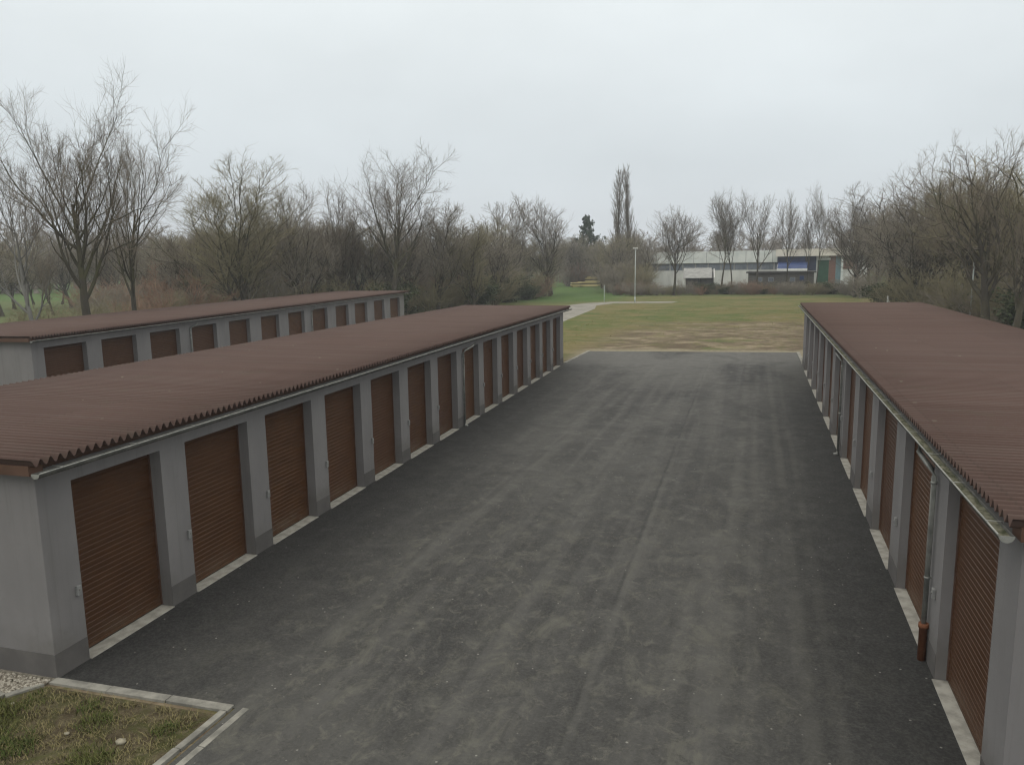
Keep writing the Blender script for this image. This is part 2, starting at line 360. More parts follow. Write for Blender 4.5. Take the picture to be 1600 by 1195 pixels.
# ------------------------------------------------------------------ garage rows
def garage_row(label, origin, ang, face, openings, v0, v1, depth, door_h, wall_h, roof_z, over, gut_z, roof_near, roof_far, pipes, boxes, moss, R):
    """face=+1: doors look to +u (right); -1: to the left.  u outward from the front, v along the row."""
    root = thing('garage_row', label, 'garages', (*origin, 0), ang, 'rows of lock up garages')
    T = lambda u, v, z: (face*u, v, z)
    def part(name, b, m, parent=root, bevel=0): return obj(name, b.mesh(name, m, T, bevel), None, parent)
    b = MB(); ed = v0
    for a, e in openings: b.box(-R, 0, ed, a, 0, wall_h); ed = e
    b.box(-R, 0, ed, v1, 0, wall_h)
    for a, e in openings: b.box(-R, 0, a, e, door_h, wall_h)
    b.box(-depth+.3, -R, v0, v0+.3, 0, wall_h); b.box(-depth+.3, -R, v1-.3, v1, 0, wall_h); b.box(-depth, -depth+.3, v0, v1, 0, wall_h)
    part('wall', b, M['wall'])
    ed = v0-.006; hp = .43
    for a, e in openings:
        b = MB(); b.box(.0, .006, ed, a-.002, .0, hp); part('plinth', b, M['plinth']); ed = e+.002
    b = MB(); b.box(.0, .006, ed, v1+.006, .0, hp); part('plinth', b, M['plinth'])
    b = MB(); b.box(-depth, -.0, v0-.006, v0, .0, hp); part('plinth', b, M['plinth'])
    b = MB(); b.box(-depth, -.0, v1, v1+.006, 0, hp); part('plinth', b, M['plinth'])
    # corrugated roof
    pitch = .177; n = int((roof_far-roof_near)/pitch*8); vv = np.linspace(roof_near, roof_far, n+1)
    amp = .056; wav = amp*np.cos(2*np.pi*(vv-roof_near)/pitch)
    us = [over, -depth*.33, -depth*.66, -depth-.25]
    rows = []
    for j, u in enumerate(us):
        zz = roof_z+.04*((over-u)/(depth+over))
        rows.append(np.stack([np.full(n+1, face*u), vv, zz+wav], 1))
    Vt = np.concatenate(rows); Vb = Vt.copy(); Vb[:, 2] -= .009
    i = (np.arange(len(us)-1)[:, None]*(n+1)+np.arange(n)[None]).ravel(); q = np.stack([i, i+1, i+n+2, i+n+1], 1)
    o = len(Vt); k = np.arange(n); kk = (len(us)-1)*(n+1)+k
    F = np.concatenate([q, q[:, ::-1]+o, np.stack([k, k+o, k+1+o, k+1], 1), np.stack([kk, kk+1, kk+1+o, kk+o], 1)])
    roof = obj('roof', np_mesh('roof', np.concatenate([Vt, Vb]), F, M['roof'], True), None, root)
    for va, vb in ((roof_near+.03, v0-.008), (v1+.008, roof_far-.03)):
        if vb-va < .02: continue
        b = MB(); b.box(-depth-.2, over-.10, va, vb, roof_z-.20, roof_z-.042); part('verge_board', b, M['verge'], roof)
    b = MB(); b.box(-depth, -.02, v0+.02, v1-.02, wall_h+.003, roof_z-.045); part('roof_beam', b, M['verge'], roof)
    # gutter
    gr = .078; gu = over+.035
    arc = [(gu+gr*math.cos(t), gut_z+gr*math.sin(t)) for t in np.linspace(math.pi, 2*math.pi, 11)]
    inn = [(gu+(gr-.006)*math.cos(t), gut_z+(gr-.006)*math.sin(t)) for t in np.linspace(2*math.pi, math.pi, 11)]
    b = MB(); b.prism(arc+inn, 'y', roof_near+.02, roof_far-.02, True); gut = part('gutter', b, M['zinc_old'])
    b = MB(); b.tube([(gu+gr+.002, roof_near+.02, gut_z+.009), (gu+gr+.002, roof_far-.02, gut_z+.009)], .011, 8); part('gutter_rim', b, M['zinc'], gut)
    disc = [(gu+gr*.99*math.cos(t), gut_z+gr*.99*math.sin(t)) for t in np.linspace(math.pi, 2*math.pi, 13)]
    for va in (roof_near+.014, roof_far-.022):
        b = MB(); b.prism(disc, 'y', va, va+.006); part('end_cap', b, M['zinc'], gut)
    bm_ = MB(); bm_.box(gu-gr-.05, gu+gr+.016, -.012, .012, gut_z+.021, gut_z+.025); brk = bm_.mesh('gutter_bracket', M['zinc'], T)
    vb = roof_near+.45
    while vb < roof_far-.3: obj('gutter_bracket', brk, None, gut, (0, vb, 0)); vb += 1.55
    if moss:
        vs = np.arange(roof_near+.05, roof_far-.05, .05); rows = []; rng = np.random.RandomState(3)
        base = np.convolve(rng.rand(len(vs)+40), np.ones(9)/9, 'same')[:len(vs)]; base = (base-base.min())/(base.max()-base.min())
        for c in np.linspace(-1, 1, 6):
            u = gu+c*(gr-.012)*.93
            z = gut_z-.058+.05*base*(1-.35*c*c)+.018*rng.rand(len(vs))
            z = np.maximum(z, gut_z-np.sqrt(np.maximum(0, (gr-.008)**2-(u-gu)**2)))
            rows.append(np.stack([np.full(len(vs), face*u), vs, z], 1))
        V = np.concatenate(rows); nn = len(vs); i = (np.arange(5)[:, None]*nn+np.arange(nn-1)[None]).ravel()
        mo = obj('moss', np_mesh('moss', V, np.stack([i, i+1, i+nn+1, i+nn], 1), M['moss'], True), None, gut); mo['kind'] = 'stuff'
    # downpipes
    for k, (vp, voff, clay) in enumerate(pipes):
        bz = .62 if clay else .05
        b = MB()
        b.tube([(gu, vp+voff, gut_z-.05), (gu, vp+voff, gut_z-.20), (gu-.06, vp+voff*.8, gut_z-.30), (.10, vp+voff*.15, gut_z-.42), (.075, vp, gut_z-.52), (.075, vp, bz)], .041, 12)
        dp = part('downpipe', b, M['zinc'])
        for zc in (gut_z-.62, 1.45):
            c = MB(); c.tube([(.075, vp, zc-.02), (.075, vp, zc+.02)], .050, 12); c.box(-.002, .03, vp-.012, vp+.012, zc-.012, zc+.012); part('pipe_clamp', c, M['zinc'], dp)
        if clay:
            c = MB(); c.tube([(.075, vp, .0), (.075, vp, .58), (.075, vp, .582), (.075, vp, .66)], [.064, .064, .078, .078], 14); part('standpipe', c, M['clay'], dp)
        else:
            c = MB(); c.tube([(.075, vp, .14), (.085, vp, .06), (.20, vp, .035)], .05, 10); part('pipe_shoe', c, M['zinc'], dp)
    # doors, sills, switch boxes: built once, shared by every bay of the same width
    cache = {}
    sl = .098
    for k, (a, e) in enumerate(openings):
        wd = round(e-a, 2)
        if wd not in cache:
            prof = []; z = .075
            while z < door_h-.002:
                t = min(z+sl, door_h)
                prof += [(-.014, z), (.0, z+.004), (.0015, z+.40*sl), (.0, t-.019), (-.004, t-.014), (-.014, t-.002)]; z += sl
            prof = [(p[0]-R+.03, p[1]) for p in prof]; prof = [(-R-.02, .075)]+prof+[(-R-.02, door_h)]
            b = MB(); b.prism(prof, 'y', .035, wd-.035)
            rail = MB(); rail.box(-R-.02, -R+.038, .035, wd-.035, .022, .076)
            seal = MB(); seal.box(-R-.01, -R+.03, .035, wd-.035, .004, .022)
            g = MB(); g.box(-R-.03, -R+.05, .002, .036, .02, door_h-.002); g2 = MB(); g2.box(-R-.03, -R+.05, wd-.036, wd-.002, .02, door_h-.002)
            s = MB(); s.box(-R-.02, .04, .004, wd-.004, -.05, .034)
            cache[wd] = (b.mesh('roller_door', M['door'], T), rail.mesh('bottom_rail', M['door'], T, .004), seal.mesh('rubber_seal', M['dark'], T),
                         g.mesh('guide_rail', M['verge'], T), g2.mesh('guide_rail', M['verge'], T), s.mesh('door_sill', M['sill'], T, .006))
        c = cache[wd]
        d = obj('roller_door', c[0], None, root, (0, a, .035))
        for nm, me in zip(('bottom_rail', 'rubber_seal', 'guide_rail', 'guide_rail'), c[1:5]): obj(nm, me, None, d)
        d.scale = (1, 1, (door_h-.037)/door_h)
        obj('door_sill', c[5], None, root, (0, a, 0))
    b = MB(); b.box(.001, .055, -.045, .045, 0, .17); bx = b.mesh('switch_box', M['box'], T, .012)
    b = MB(); b.tube([(.055, .0, .10), (.068, .0, .10)], .018, 10); lk = b.mesh('key_lock', M['zinc'], T)
    for vbx in boxes:
        o = obj('switch_box', bx, None, root, (0, vbx, 1.22)); obj('key_lock', lk, None, o)
    return root
lo = [(k*2.7509, k*2.7509+2.057) for k in range(14)]
garage_row('long garage row left of the yard, its gable end nearest to the camera', (LX, LY), AL, 1, lo, -.66, 38.75, 6.75, 3.17, 3.50, 3.70, .30, 3.545,
           -.95, 39.7, [(7*2.7509-.10, .75, False)], [a-.10 for a, e in lo], True, .29)
ro = [(12.5937+3.5368*k-2.5528, 12.5937+3.5368*k) for k in range(11)]
garage_row('garage row right of the yard with terracotta drain pipe beside its second door', (2.8679, 0), 0, -1, ro, 9.25, 50.3, 6.3, 3.33, 3.62, 3.80, .22, 3.66,
           8.92, 51.2, [(12.5937+.62, .35, True), (12.5937+3.5368*4+.45, .5, False)], [e+.33 for a, e in ro], True, .21)
va = [.6, 4.28, 8.03, 11.88, 15.92, 20.0, 24.05, 28.18, 32.67, 36.92, 41.74, 46.31]; vbk = [3.25, 6.9, 10.68, 14.5, 18.5, 22.6, 26.7, 31.0, 35.45, 39.95, 44.6, 49.3]
garage_row('rearmost garage row behind the left row, partly hidden by its roof', (-30.75, 25.8), .1175, 1, list(zip(va, vbk)), -.1, 50.7, 7.6, 3.10, 3.46, 3.66, .32, 3.50,
           -.45, 51.7, [(11.88-.25, .3, False), (28.18-.3, .3, False)], [a-.16 for a in va], True, .30)

# ------------------------------------------------------------------ trees: grown level by level, all branches of a level at once
def norm(a): return a/np.maximum(np.linalg.norm(a, axis=-1, keepdims=True), 1e-9)
class Grower:
    def __init__(s, seed): s.r = np.random.RandomState(seed); s.parts = {}
    def tubes(s, key, P, D, Ln, R, nseg, sides, wob, up, taper, curl=0.0):
        n = len(P); pts = [P]; dirs = [D]; p = P.copy(); d = D.copy(); side = norm(s.r.randn(n, 3))
        for i in range(nseg):
            d = norm(d+wob*s.r.randn(n, 3)+up*np.array([0, 0, 1.0])+curl*side); p = p+d*(Ln/nseg)[:, None]; pts.append(p); dirs.append(d)
        pts = np.stack(pts, 1); dirs = np.stack(dirs, 1); t = np.linspace(0, 1, nseg+1)
        rad = R[:, None]*(1-(1-taper)*t[None])
        ref = np.where(np.abs(dirs[..., 2:3]) > .9, np.array([1.0, 0, 0]), np.array([0, 0, 1.0])); a = norm(np.cross(dirs, ref)); b = np.cross(dirs, a)
        th = np.arange(sides)*2*np.pi/sides
        ring = pts[:, :, None]+rad[:, :, None, None]*(a[:, :, None]*np.cos(th)[:, None]+b[:, :, None]*np.sin(th)[:, None])
        V = ring.reshape(-1, 3); base = (np.arange(n)*(nseg+1)*sides)[:, None, None]+(np.arange(nseg)*sides)[None, :, None]; k = np.arange(sides)[None, None]; k2 = (k+1) % sides
        F = np.stack([base+k, base+k2, base+sides+k2, base+sides+k], -1).reshape(-1, 4)
        s.parts.setdefault(key, []).append((V, F))
        return pts, dirs, rad, Ln
    def children(s, br, k, t0, t1, ang, aj, ratio, rratio, falloff=.6, lenj=.25, flat=0.0):
        pts, dirs, rad, Ln = br; n, m = len(pts), pts.shape[1]-1
        t = t0+(t1-t0)*(np.arange(k)[None]+s.r.rand(n, k))/k; f = t*m; i = np.minimum(f.astype(int), m-1); fr = (f-i)[..., None]; I = np.arange(n)[:, None]
        P = pts[I, i]*(1-fr)+pts[I, i+1]*fr; D0 = dirs[I, i+1]; r = rad[I, i]*(1-fr[..., 0])+rad[I, i+1]*fr[..., 0]
        ref = norm(s.r.randn(n, 1, 3)); a = norm(np.cross(D0, ref)); b = np.cross(D0, a)
        az = (np.arange(k)*2.4)[None]+s.r.rand(n, k)*1.6; an = RAD(ang)+RAD(aj)*s.r.randn(n, k)
        D = D0*np.cos(an)[..., None]+(a*np.cos(az)[..., None]+b*np.sin(az)[..., None])*np.sin(an)[..., None]
        if flat: D = norm(D*np.array([1, 1, 1-flat]))
        L2 = Ln[:, None]*ratio*(1.0-falloff*(t-t0)/max(t1-t0, 1e-6))*(1+lenj*s.r.randn(n, k)).clip(.4, 1.7)
        return P.reshape(-1, 3), norm(D.reshape(-1, 3)), L2.ravel(), np.minimum(r.ravel()*rratio, 9)
    def out(s, key):
        V = []; F = []; o = 0
        for v, f in s.parts[key]: V.append(v); F.append(f+o); o += len(v)
        return np.concatenate(V), np.concatenate(F)
A = np.array
def finish(g, name, keys, mats, h, rad):
    """scale to height h and crown radius rad; returns {part: mesh}"""
    d = {k: g.out(k) for k in keys}
    allv = np.concatenate([v for v, f in d.values()]); top = .45*allv[:, 2].max()+.55*np.percentile(allv[:, 2], 98); rr = np.percentile(np.hypot(allv[:, 0], allv[:, 1]), 93)
    sc = np.array([rad/rr, rad/rr, h/top]); res = {}
    for k, m in zip(keys, mats):
        v, f = d[k]; res[k] = np_mesh(name+'_'+k, v*sc, f, m, True)
    return res
def bark(name, c1, c2, green=None):
    q = N(name, .95, .1); n = q.noise(1.2, 5, stretch=(1, 1, .35)); c = q.mix(q.ramp(n, .35, .65), c1, c2)
    if green: c = q.mix(q.ramp(q.noise(.35, 4), .42, .62, 0, .8), c, green)
    oi = q.n('ShaderNodeObjectInfo'); c = q.mix(q.math('MULTIPLY', oi.outputs['Random'], .45), c, tuple(x*.62 for x in c1)); q.col(c); return q.m
M['bark'] = bark('bark', (.060, .053, .042), (.100, .090, .070), (.095, .095, .045))
M['bark_pale'] = bark('bark_pale', (.19, .185, .17), (.28, .27, .25))
M['twig'] = bark('twig', (.195, .165, .125), (.27, .232, .180))
M['twig_far'] = bark('twig_far', (.205, .178, .142), (.265, .232, .19))
M['twig_olive'] = bark('twig_olive', (.235, .210, .128), (.315, .283, .182))
M['twig_red'] = bark('twig_red', (.26, .172, .122), (.35, .238, .175))
M['twig_grey'] = bark('twig_grey', (.245, .218, .175), (.335, .298, .24))
M['leaf_dull'] = bark('leaf_dull', (.060, .078, .040), (.095, .110, .058))
M['needle'] = bark('needle', (.040, .068, .040), (.062, .095, .052))

def spreading(seed, h, rad, clear=.24, lead=7, ang=38, n2=9, n3=7, n4=6, tr=.30, tw=1.0, up=.10, mats=('bark', 'twig'), rough=1.0, leader=True):
    """bare broadleaf: a trunk that carries ascending limbs, each forking into finer and finer twigs"""
    g = Grower(seed)
    tk = g.tubes('trunk', A([[0, 0, -.15]]), norm(A([[.03, .02, 1.0]])), A([h*.64]), A([tr]), 12, 10, .04*rough, .03, .22)
    fl = g.tubes('trunk', A([[0, 0, -.2]]), A([[0, 0, 1.0]]), A([.9]), A([tr*1.45]), 3, 10, 0, 0, .66)
    P, D, Ln, R = g.children(tk, lead*2, clear/.8, 1, ang, 9, .66, .60, .10, .2); l1 = g.tubes('trunk', P, D, Ln, R, 10, 6, .085*rough, up, .18)
    P, D, Ln, R = g.children(l1, n2, .18, 1, 34, 11, .50, .55, .45); l2 = g.tubes('trunk', P, D, Ln, np.maximum(R, .020*tw), 7, 4, .10*rough, up*.8, .25)
    P, D, Ln, R = g.children(l2, n3, .15, 1, 35, 12, .56, .6, .4); l3 = g.tubes('crown', P, D, Ln, np.maximum(R*.75, .010*tw), 5, 3, .11*rough, up*.7, .4)
    P, D, Ln, R = g.children(l3, n4, .12, 1, 34, 12, .66, .7, .35); g.tubes('crown', P, D, Ln, np.full(len(P), .0075*tw), 4, 3, .13*rough, up*.5, .3)
    return finish(g, 'tree', ('trunk', 'crown'), (M[mats[0]], M[mats[1]]), h, rad)
def poplar(seed, h, rad):
    g = Grower(seed)
    tk = g.tubes('trunk', A([[0, 0, -.15]]), A([[0, 0, 1.0]]), A([h*.93]), A([.42]), 12, 8, .012, .05, .12)
    P, D, Ln, R = g.children(tk, 46, .10, .98, 20, 4, .27, .38, .55); l1 = g.tubes('trunk', P, D, Ln, R, 7, 4, .04, .16, .25)
    P, D, Ln, R = g.children(l1, 8, .15, 1, 20, 6, .45, .55, .4); l2 = g.tubes('crown', P, D, Ln, np.maximum(R, .03), 4, 3, .07, .16, .4)
    P, D, Ln, R = g.children(l2, 7, .1, 1, 22, 8, .55, .6, .3); g.tubes('crown', P, D, Ln, np.full(len(P), .022), 3, 3, .1, .15, .4)
    return finish(g, 'poplar', ('trunk', 'crown'), (M['bark'], M['twig_far']), h, rad)
def shrub(seed, h, rad, mat, stems=20, tw=1.0, n2=6, n3=6, n4=3, spread=.75):
    g = Grower(seed); r = g.r; az = r.rand(stems)*6.283; tl = np.sqrt(r.rand(stems))*spread
    D = norm(np.stack([np.cos(az)*tl, np.sin(az)*tl, np.ones(stems)], 1)); P = np.stack([np.cos(az)*.35*r.rand(stems), np.sin(az)*.35*r.rand(stems), np.full(stems, -.1)], 1)
    l0 = g.tubes('stem', P, D, h*(.6+.45*r.rand(stems)), .028*tw*(.6+.8*r.rand(stems)), 6, 4, .10, .03, .3)
    P, D, Ln, R = g.children(l0, n2, .08, 1, 34, 12, .42, .6, .45); l1 = g.tubes('crown', P, D, Ln, np.maximum(R, .010*tw), 4, 3, .15, .05, .4)
    P, D, Ln, R = g.children(l1, n3, .1, 1, 36, 14, .55, .6, .35); l2 = g.tubes('crown', P, D, Ln, np.full(len(P), .0085*tw), 3, 3, .2, .04, .4)
    if n4:
        P, D, Ln, R = g.children(l2, n4, .1, 1, 38, 15, .6, .7, .3); g.tubes('crown', P, D, Ln, np.full(len(P), .0065*tw), 2, 3, .2, .04, .4)
    return finish(g, 'shrub', ('stem', 'crown'), (M[mat], M[mat]), h, rad)
def leafcards(r, P, size, flat=.3):
    n = len(P); a = norm(r.randn(n, 3)); b = norm(np.cross(a, r.randn(n, 3))); sz = size*(.6+.8*r.rand(n))[:, None]
    V = np.stack([P-a*sz, P+b*sz*.5, P+a*sz, P-b*sz*.5], 1).reshape(-1, 3); F = np.arange(4*n).reshape(-1, 4); return V, F
def leafy(seed, h, rad, mat, n=9000, size=.10):
    """evergreen shrub: stems and many separate leaves gathered in uneven clumps"""
    g = Grower(seed); r = g.r
    st = 14; az = r.rand(st)*6.283; tl = .6*np.sqrt(r.rand(st)); D = norm(np.stack([np.cos(az)*tl, np.sin(az)*tl, np.ones(st)], 1))
    l0 = g.tubes('stem', np.zeros((st, 3))-[0, 0, .1], D, h*(.6+.4*r.rand(st)), np.full(st, .04), 6, 4, .1, .02, .3)
    P, D, Ln, R = g.children(l0, 9, .1, 1, 45, 15, .4, .6, .4); l1 = g.tubes('stem', P, D, Ln, np.maximum(R, .012), 4, 3, .15, .04, .4)
    pts = l1[0][:, 1:].reshape(-1, 3); c = pts[r.randint(len(pts), size=n)]+r.randn(n, 3)*h*.055
    g.parts['crown'] = [leafcards(r, c[c[:, 2] > .05], size)]
    return finish(g, 'evergreen', ('stem', 'crown'), (M['bark'], M[mat]), h, rad)
def conifer(seed, h, rad):
    g = Grower(seed); r = g.r
    tk = g.tubes('trunk', A([[0, 0, -.15]]), A([[0, 0, 1.0]]), A([h]), A([.35]), 10, 8, .01, .05, .06)
    P, D, Ln, R = g.children(tk, 90, .18, .98, 82, 7, .40, .3, .82); Ln *= (.6+.7*r.rand(len(Ln))); l1 = g.tubes('trunk', P, D, Ln, R, 6, 4, .06, .035, .25)
    P, D, Ln, R = g.children(l1, 10, .15, 1, 48, 10, .38, .5, .5, flat=.5); l2 = g.tubes('trunk', P, D, Ln, np.maximum(R, .02), 3, 3, .08, -.03, .4)
    pts = l2[0][:, 1:].reshape(-1, 3); c = pts[r.randint(len(pts), size=15000)]+r.randn(15000, 3)*.16
    g.parts['crown'] = [leafcards(r, c, .26)]
    return finish(g, 'conifer', ('trunk', 'crown'), (M['bark'], M['needle']), h, rad)
def plant(kind, meshes, label, cat, loc, rz=0, sc=(1, 1, 1), group=None):
    t = thing(kind, label, cat, loc, rz, group); t.scale = sc
    for k, me in meshes.items(): obj(k, me, None, t)
    return t
rnd = random.Random(11)
def bounds_h(meshes): return max(v.co.z for me in meshes.values() for v in me.vertices[::7])

# single trees: photo column, range, top row, crown half width in photo pixels
def solo(kind, label, cat, px, D, ytop, half, builder, seed, **k):
    loc, h = place(px, D, ytop); rad = half*D/FPX
    return plant(kind, builder(seed, h, rad, **k), label, cat, loc, rnd.uniform(0, 6.28))
solo('bare_tree', 'tallest bare tree, dark trunk and wide crown, behind the rearmost garage roof', 'tree', 100, 60, 104, 92, spreading, 23, lead=7, clear=.30, ang=38, n2=10, n3=8, n4=8, tr=.46, tw=1.15)
solo('bare_tree', 'bare tree with slanting trunk just right of the tallest tree', 'tree', 184, 66, 172, 76, spreading, 36, lead=6, clear=.28, ang=38, n2=9, n3=8, n4=7, tr=.34, tw=1.1)
solo('bare_tree', 'pale barked tree at the left edge of the picture', 'tree', 22, 54, 215, 75, spreading, 45, lead=5, clear=.3, ang=44, n2=8, n3=7, n4=6, tr=.22, mats=('bark_pale', 'twig'))
solo('bare_tree', 'mossy green tree with several upright leaders behind the middle of the rearmost roof', 'tree', 372, 82, 250, 78, spreading, 52, lead=9, clear=.08, ang=24, n2=10, n3=8, n4=6, tr=.25, tw=1.2, mats=('bark', 'twig_olive'))
solo('bare_tree', 'round crowned grey tree left of the tall dark forked tree', 'tree', 462, 94, 280, 66, spreading, 63, lead=9, clear=.12, ang=34, n2=10, n3=8, n4=6, tr=.25, tw=1.5, mats=('bark', 'twig_grey'))
solo('bare_tree', 'bushy grey brown tree directly beside the tall dark forked tree', 'tree', 535, 104, 292, 52, spreading, 74, lead=9, clear=.12, ang=32, n2=9, n3=8, n4=6, tr=.22, tw=1.5)
solo('bare_tree', 'tall dark forked tree with open crown rising above the far end of the rearmost roof', 'tree', 603, 98, 230, 80, spreading, 83, lead=7, clear=.34, ang=38, n2=9, n3=7, n4=7, tr=.44, tw=1.5)
solo('bare_tree', 'grey twiggy tree right of the tall dark forked tree', 'tree', 680, 104, 318, 46, spreading, 92, lead=8, clear=.1, ang=30, n2=9, n3=8, n4=6, tr=.18, tw=1.4, mats=('bark', 'twig_grey'))
solo('bare_tree', 'olive brown low crowned tree at the bend of the tree belt', 'tree', 738, 106, 348, 48, spreading, 101, lead=9, clear=.06, ang=40, n2=9, n3=8, n4=6, tr=.2, tw=1.7, mats=('bark', 'twig_olive'))
solo('bare_tree', 'left tree of the pair with wide fan crowns in the middle distance', 'tree', 790, 142, 313, 46, spreading, 112, lead=8, clear=.2, ang=38, n2=9, n3=8, n4=5, tr=.3, tw=2.0, mats=('bark', 'twig_far'))
solo('bare_tree', 'right tree of the pair with wide fan crowns in the middle distance', 'tree', 858, 150, 308, 46, spreading, 123, lead=8, clear=.2, ang=38, n2=9, n3=8, n4=5, tr=.3, tw=2.0, mats=('bark', 'twig_far'))
solo('conifer_tree', 'dark green conifer standing beside the two tall poplars', 'tree', 918, 226, 338, 20, conifer, 5)
solo('poplar_tree', 'left one of the two tall narrow poplars', 'tree', 966, 186, 262, 12.5, poplar, 6)
solo('poplar_tree', 'right one of the two tall narrow poplars', 'tree', 985, 190, 262, 10.5, poplar, 7)
solo('bare_tree', 'pollard like tree in front of the left end of the white hall', 'tree', 1055, 148, 326, 38, spreading, 134, lead=9, clear=.36, ang=36, n2=8, n3=7, n4=5, tr=.26, tw=1.7, mats=('bark', 'twig_far'))
solo('bare_tree', 'left stem of the twin trees before the middle of the white hall', 'tree', 1131, 156, 300, 30, spreading, 145, lead=6, clear=.34, ang=30, n2=8, n3=7, n4=5, tr=.22, tw=1.7, mats=('bark', 'twig_far'))
solo('bare_tree', 'right stem of the twin trees before the middle of the white hall', 'tree', 1147, 157, 302, 27, spreading, 156, lead=6, clear=.34, ang=28, n2=8, n3=7, n4=5, tr=.22, tw=1.7, mats=('bark', 'twig_far'))
solo('bare_tree', 'thick trunked tree at the left corner of the boarded shed', 'tree', 1187, 154, 297, 29, spreading, 167, lead=6, clear=.32, ang=32, n2=8, n3=7, n4=5, tr=.34, tw=1.7, mats=('bark', 'twig_far'))
solo('bare_tree', 'slender tree in front of the middle of the boarded shed', 'tree', 1235, 154, 305, 24, spreading, 178, lead=6, clear=.3, ang=30, n2=8, n3=7, n4=5, tr=.24, tw=1.7, mats=('bark', 'twig_far'))
solo('bare_tree', 'thin dark tree left of the green door', 'tree', 1268, 155, 294, 22, spreading, 189, lead=5, clear=.34, ang=32, n2=8, n3=7, n4=5, tr=.22, tw=1.7, mats=('bark', 'twig_far'))
solo('bare_tree', 'forked dark tree directly before the green door', 'tree', 1282, 153, 292, 24, spreading, 198, lead=5, clear=.36, ang=34, n2=8, n3=7, n4=5, tr=.24, tw=1.7, mats=('bark', 'twig_far'))
solo('bare_tree', 'wide low forked tree at the right end of the brick building', 'tree', 1345, 140, 292, 42, spreading, 207, lead=9, clear=.16, ang=40, n2=9, n3=8, n4=5, tr=.28, tw=1.7, mats=('bark', 'twig_far'))
solo('bare_tree', 'grey brown tree behind the far left corner of the right garage roof', 'tree', 1398, 122, 300, 40, spreading, 218, lead=7, clear=.22, ang=34, n2=8, n3=7, n4=5, tr=.32, tw=1.6)
solo('bare_tree', 'broad tree with fan shaped top behind the middle of the right garage roof', 'tree', 1452, 104, 248, 62, spreading, 229, lead=7, clear=.26, ang=36, n2=8, n3=7, n4=5, tr=.40, tw=1.5)
solo('bare_tree', 'dense brown tree between the fan topped tree and the big dark tree at the right', 'tree', 1518, 96, 268, 50, spreading, 236, lead=7, clear=.26, ang=36, n2=8, n3=7, n4=5, tr=.36, tw=1.4)
solo('bare_tree', 'big dark tree with crooked limbs at the right edge of the picture', 'tree', 1566, 72, 203, 82, spreading, 247, lead=7, clear=.2, ang=42, n2=8, n3=7, n4=6, tr=.50, tw=1.25, rough=1.6)
solo('bare_tree', 'leaning dark tree cut by the right edge of the picture', 'tree', 1612, 66, 215, 70, spreading, 258, lead=7, clear=.16, ang=44, n2=8, n3=7, n4=5, tr=.44, tw=1.25, rough=1.6)

# smaller trees and shrubs, copied from a few grown originals
tr_var = [spreading(300+i, 13, 4.6, lead=8, clear=.22, ang=32, n2=7, n3=6, n4=4, tr=.20, tw=1.6, mats=('bark', m)) for i, m in enumerate(('twig_grey', 'twig_olive', 'twig'))]
sh_var = {m: [shrub(400+i*7+j, 4.6, 2.7, m, tw=1.7) for j in range(2)] for i, m in enumerate(('twig_olive', 'twig_red', 'twig_grey'))}
ev_var = [leafy(500+i, 3.6, 2.4, 'leaf_dull') for i in range(2)]
def scatter(n, pxr, Dr, meshes, kind, label, cat, group, hr, base_h, wide=(1, 1.25), seed=1):
    r = random.Random(seed)
    for i in range(n):
        px = pxr[0]+(pxr[1]-pxr[0])*(i+r.random())/n; D = r.uniform(*Dr(px)); p = at_range(px, 400, D); s = r.uniform(*hr)/base_h
        plant(kind, r.choice(meshes), label, cat, (p.x, p.y, 0), r.uniform(0, 6.28), (s*r.uniform(*wide),)*2+(s,), group)
lin = lambda x, pts: float(np.interp(x, [p[0] for p in pts], [p[1] for p in pts]))
belt = [(-20, 60), (250, 72), (430, 88), (520, 98), (640, 102), (760, 114), (840, 140), (890, 165)]
scatter(32, (250, 880), lambda x: (lin(x, belt)+4, lin(x, belt)+28), tr_var, 'bare_tree', 'slim bare tree among the undergrowth of the left tree belt', 'tree', 'slim trees in the left tree belt', (10, 14), 13, seed=2)
scatter(16, (-20, 235), lambda x: (lin(x, belt)+2, lin(x, belt)+16), sh_var['twig_olive'], 'shrub', 'low olive brown shrub between the trunks behind the rearmost garages', 'shrub', 'low shrubs behind the rearmost garages', (2.2, 4.2), 4.6, seed=16)
scatter(20, (245, 868), lambda x: (lin(x, belt)-1, lin(x, belt)+12), sh_var['twig_olive'], 'shrub', 'olive brown bare shrub in the left tree belt', 'shrub', 'olive shrubs in the left tree belt', (3.4, 6.5), 4.6, seed=3)
scatter(14, (200, 868), lambda x: (lin(x, belt)+2, lin(x, belt)+18), sh_var['twig_red'], 'shrub', 'reddish brown bare shrub in the left tree belt', 'shrub', 'reddish shrubs in the left tree belt', (3.6, 7), 4.6, seed=4)
scatter(16, (250, 868), lambda x: (lin(x, belt)+4, lin(x, belt)+24), sh_var['twig_grey'], 'shrub', 'grey bare shrub in the left tree belt', 'shrub', 'grey shrubs in the left tree belt', (4, 7.5), 4.6, seed=5)
scatter(9, (430, 850), lambda x: (lin(x, belt)-2, lin(x, belt)+8), ev_var, 'evergreen_shrub', 'dull green evergreen shrub at the foot of the left tree belt', 'shrub', 'evergreen shrubs at the foot of the left tree belt', (2.6, 4.6), 3.6, seed=6)
scatter(20, (-30, 340), lambda x: (115, 175), tr_var, 'bare_tree', 'distant bare tree standing across the meadow at the left', 'tree', 'bare trees across the left meadow', (9, 13), 13, seed=18)
scatter(16, (120, 345), lambda x: (95, 130), sh_var['twig_red']+sh_var['twig_grey'], 'shrub', 'brown bare shrub across the meadow at the left', 'shrub', 'shrubs across the left meadow', (3, 6), 4.6, seed=19)
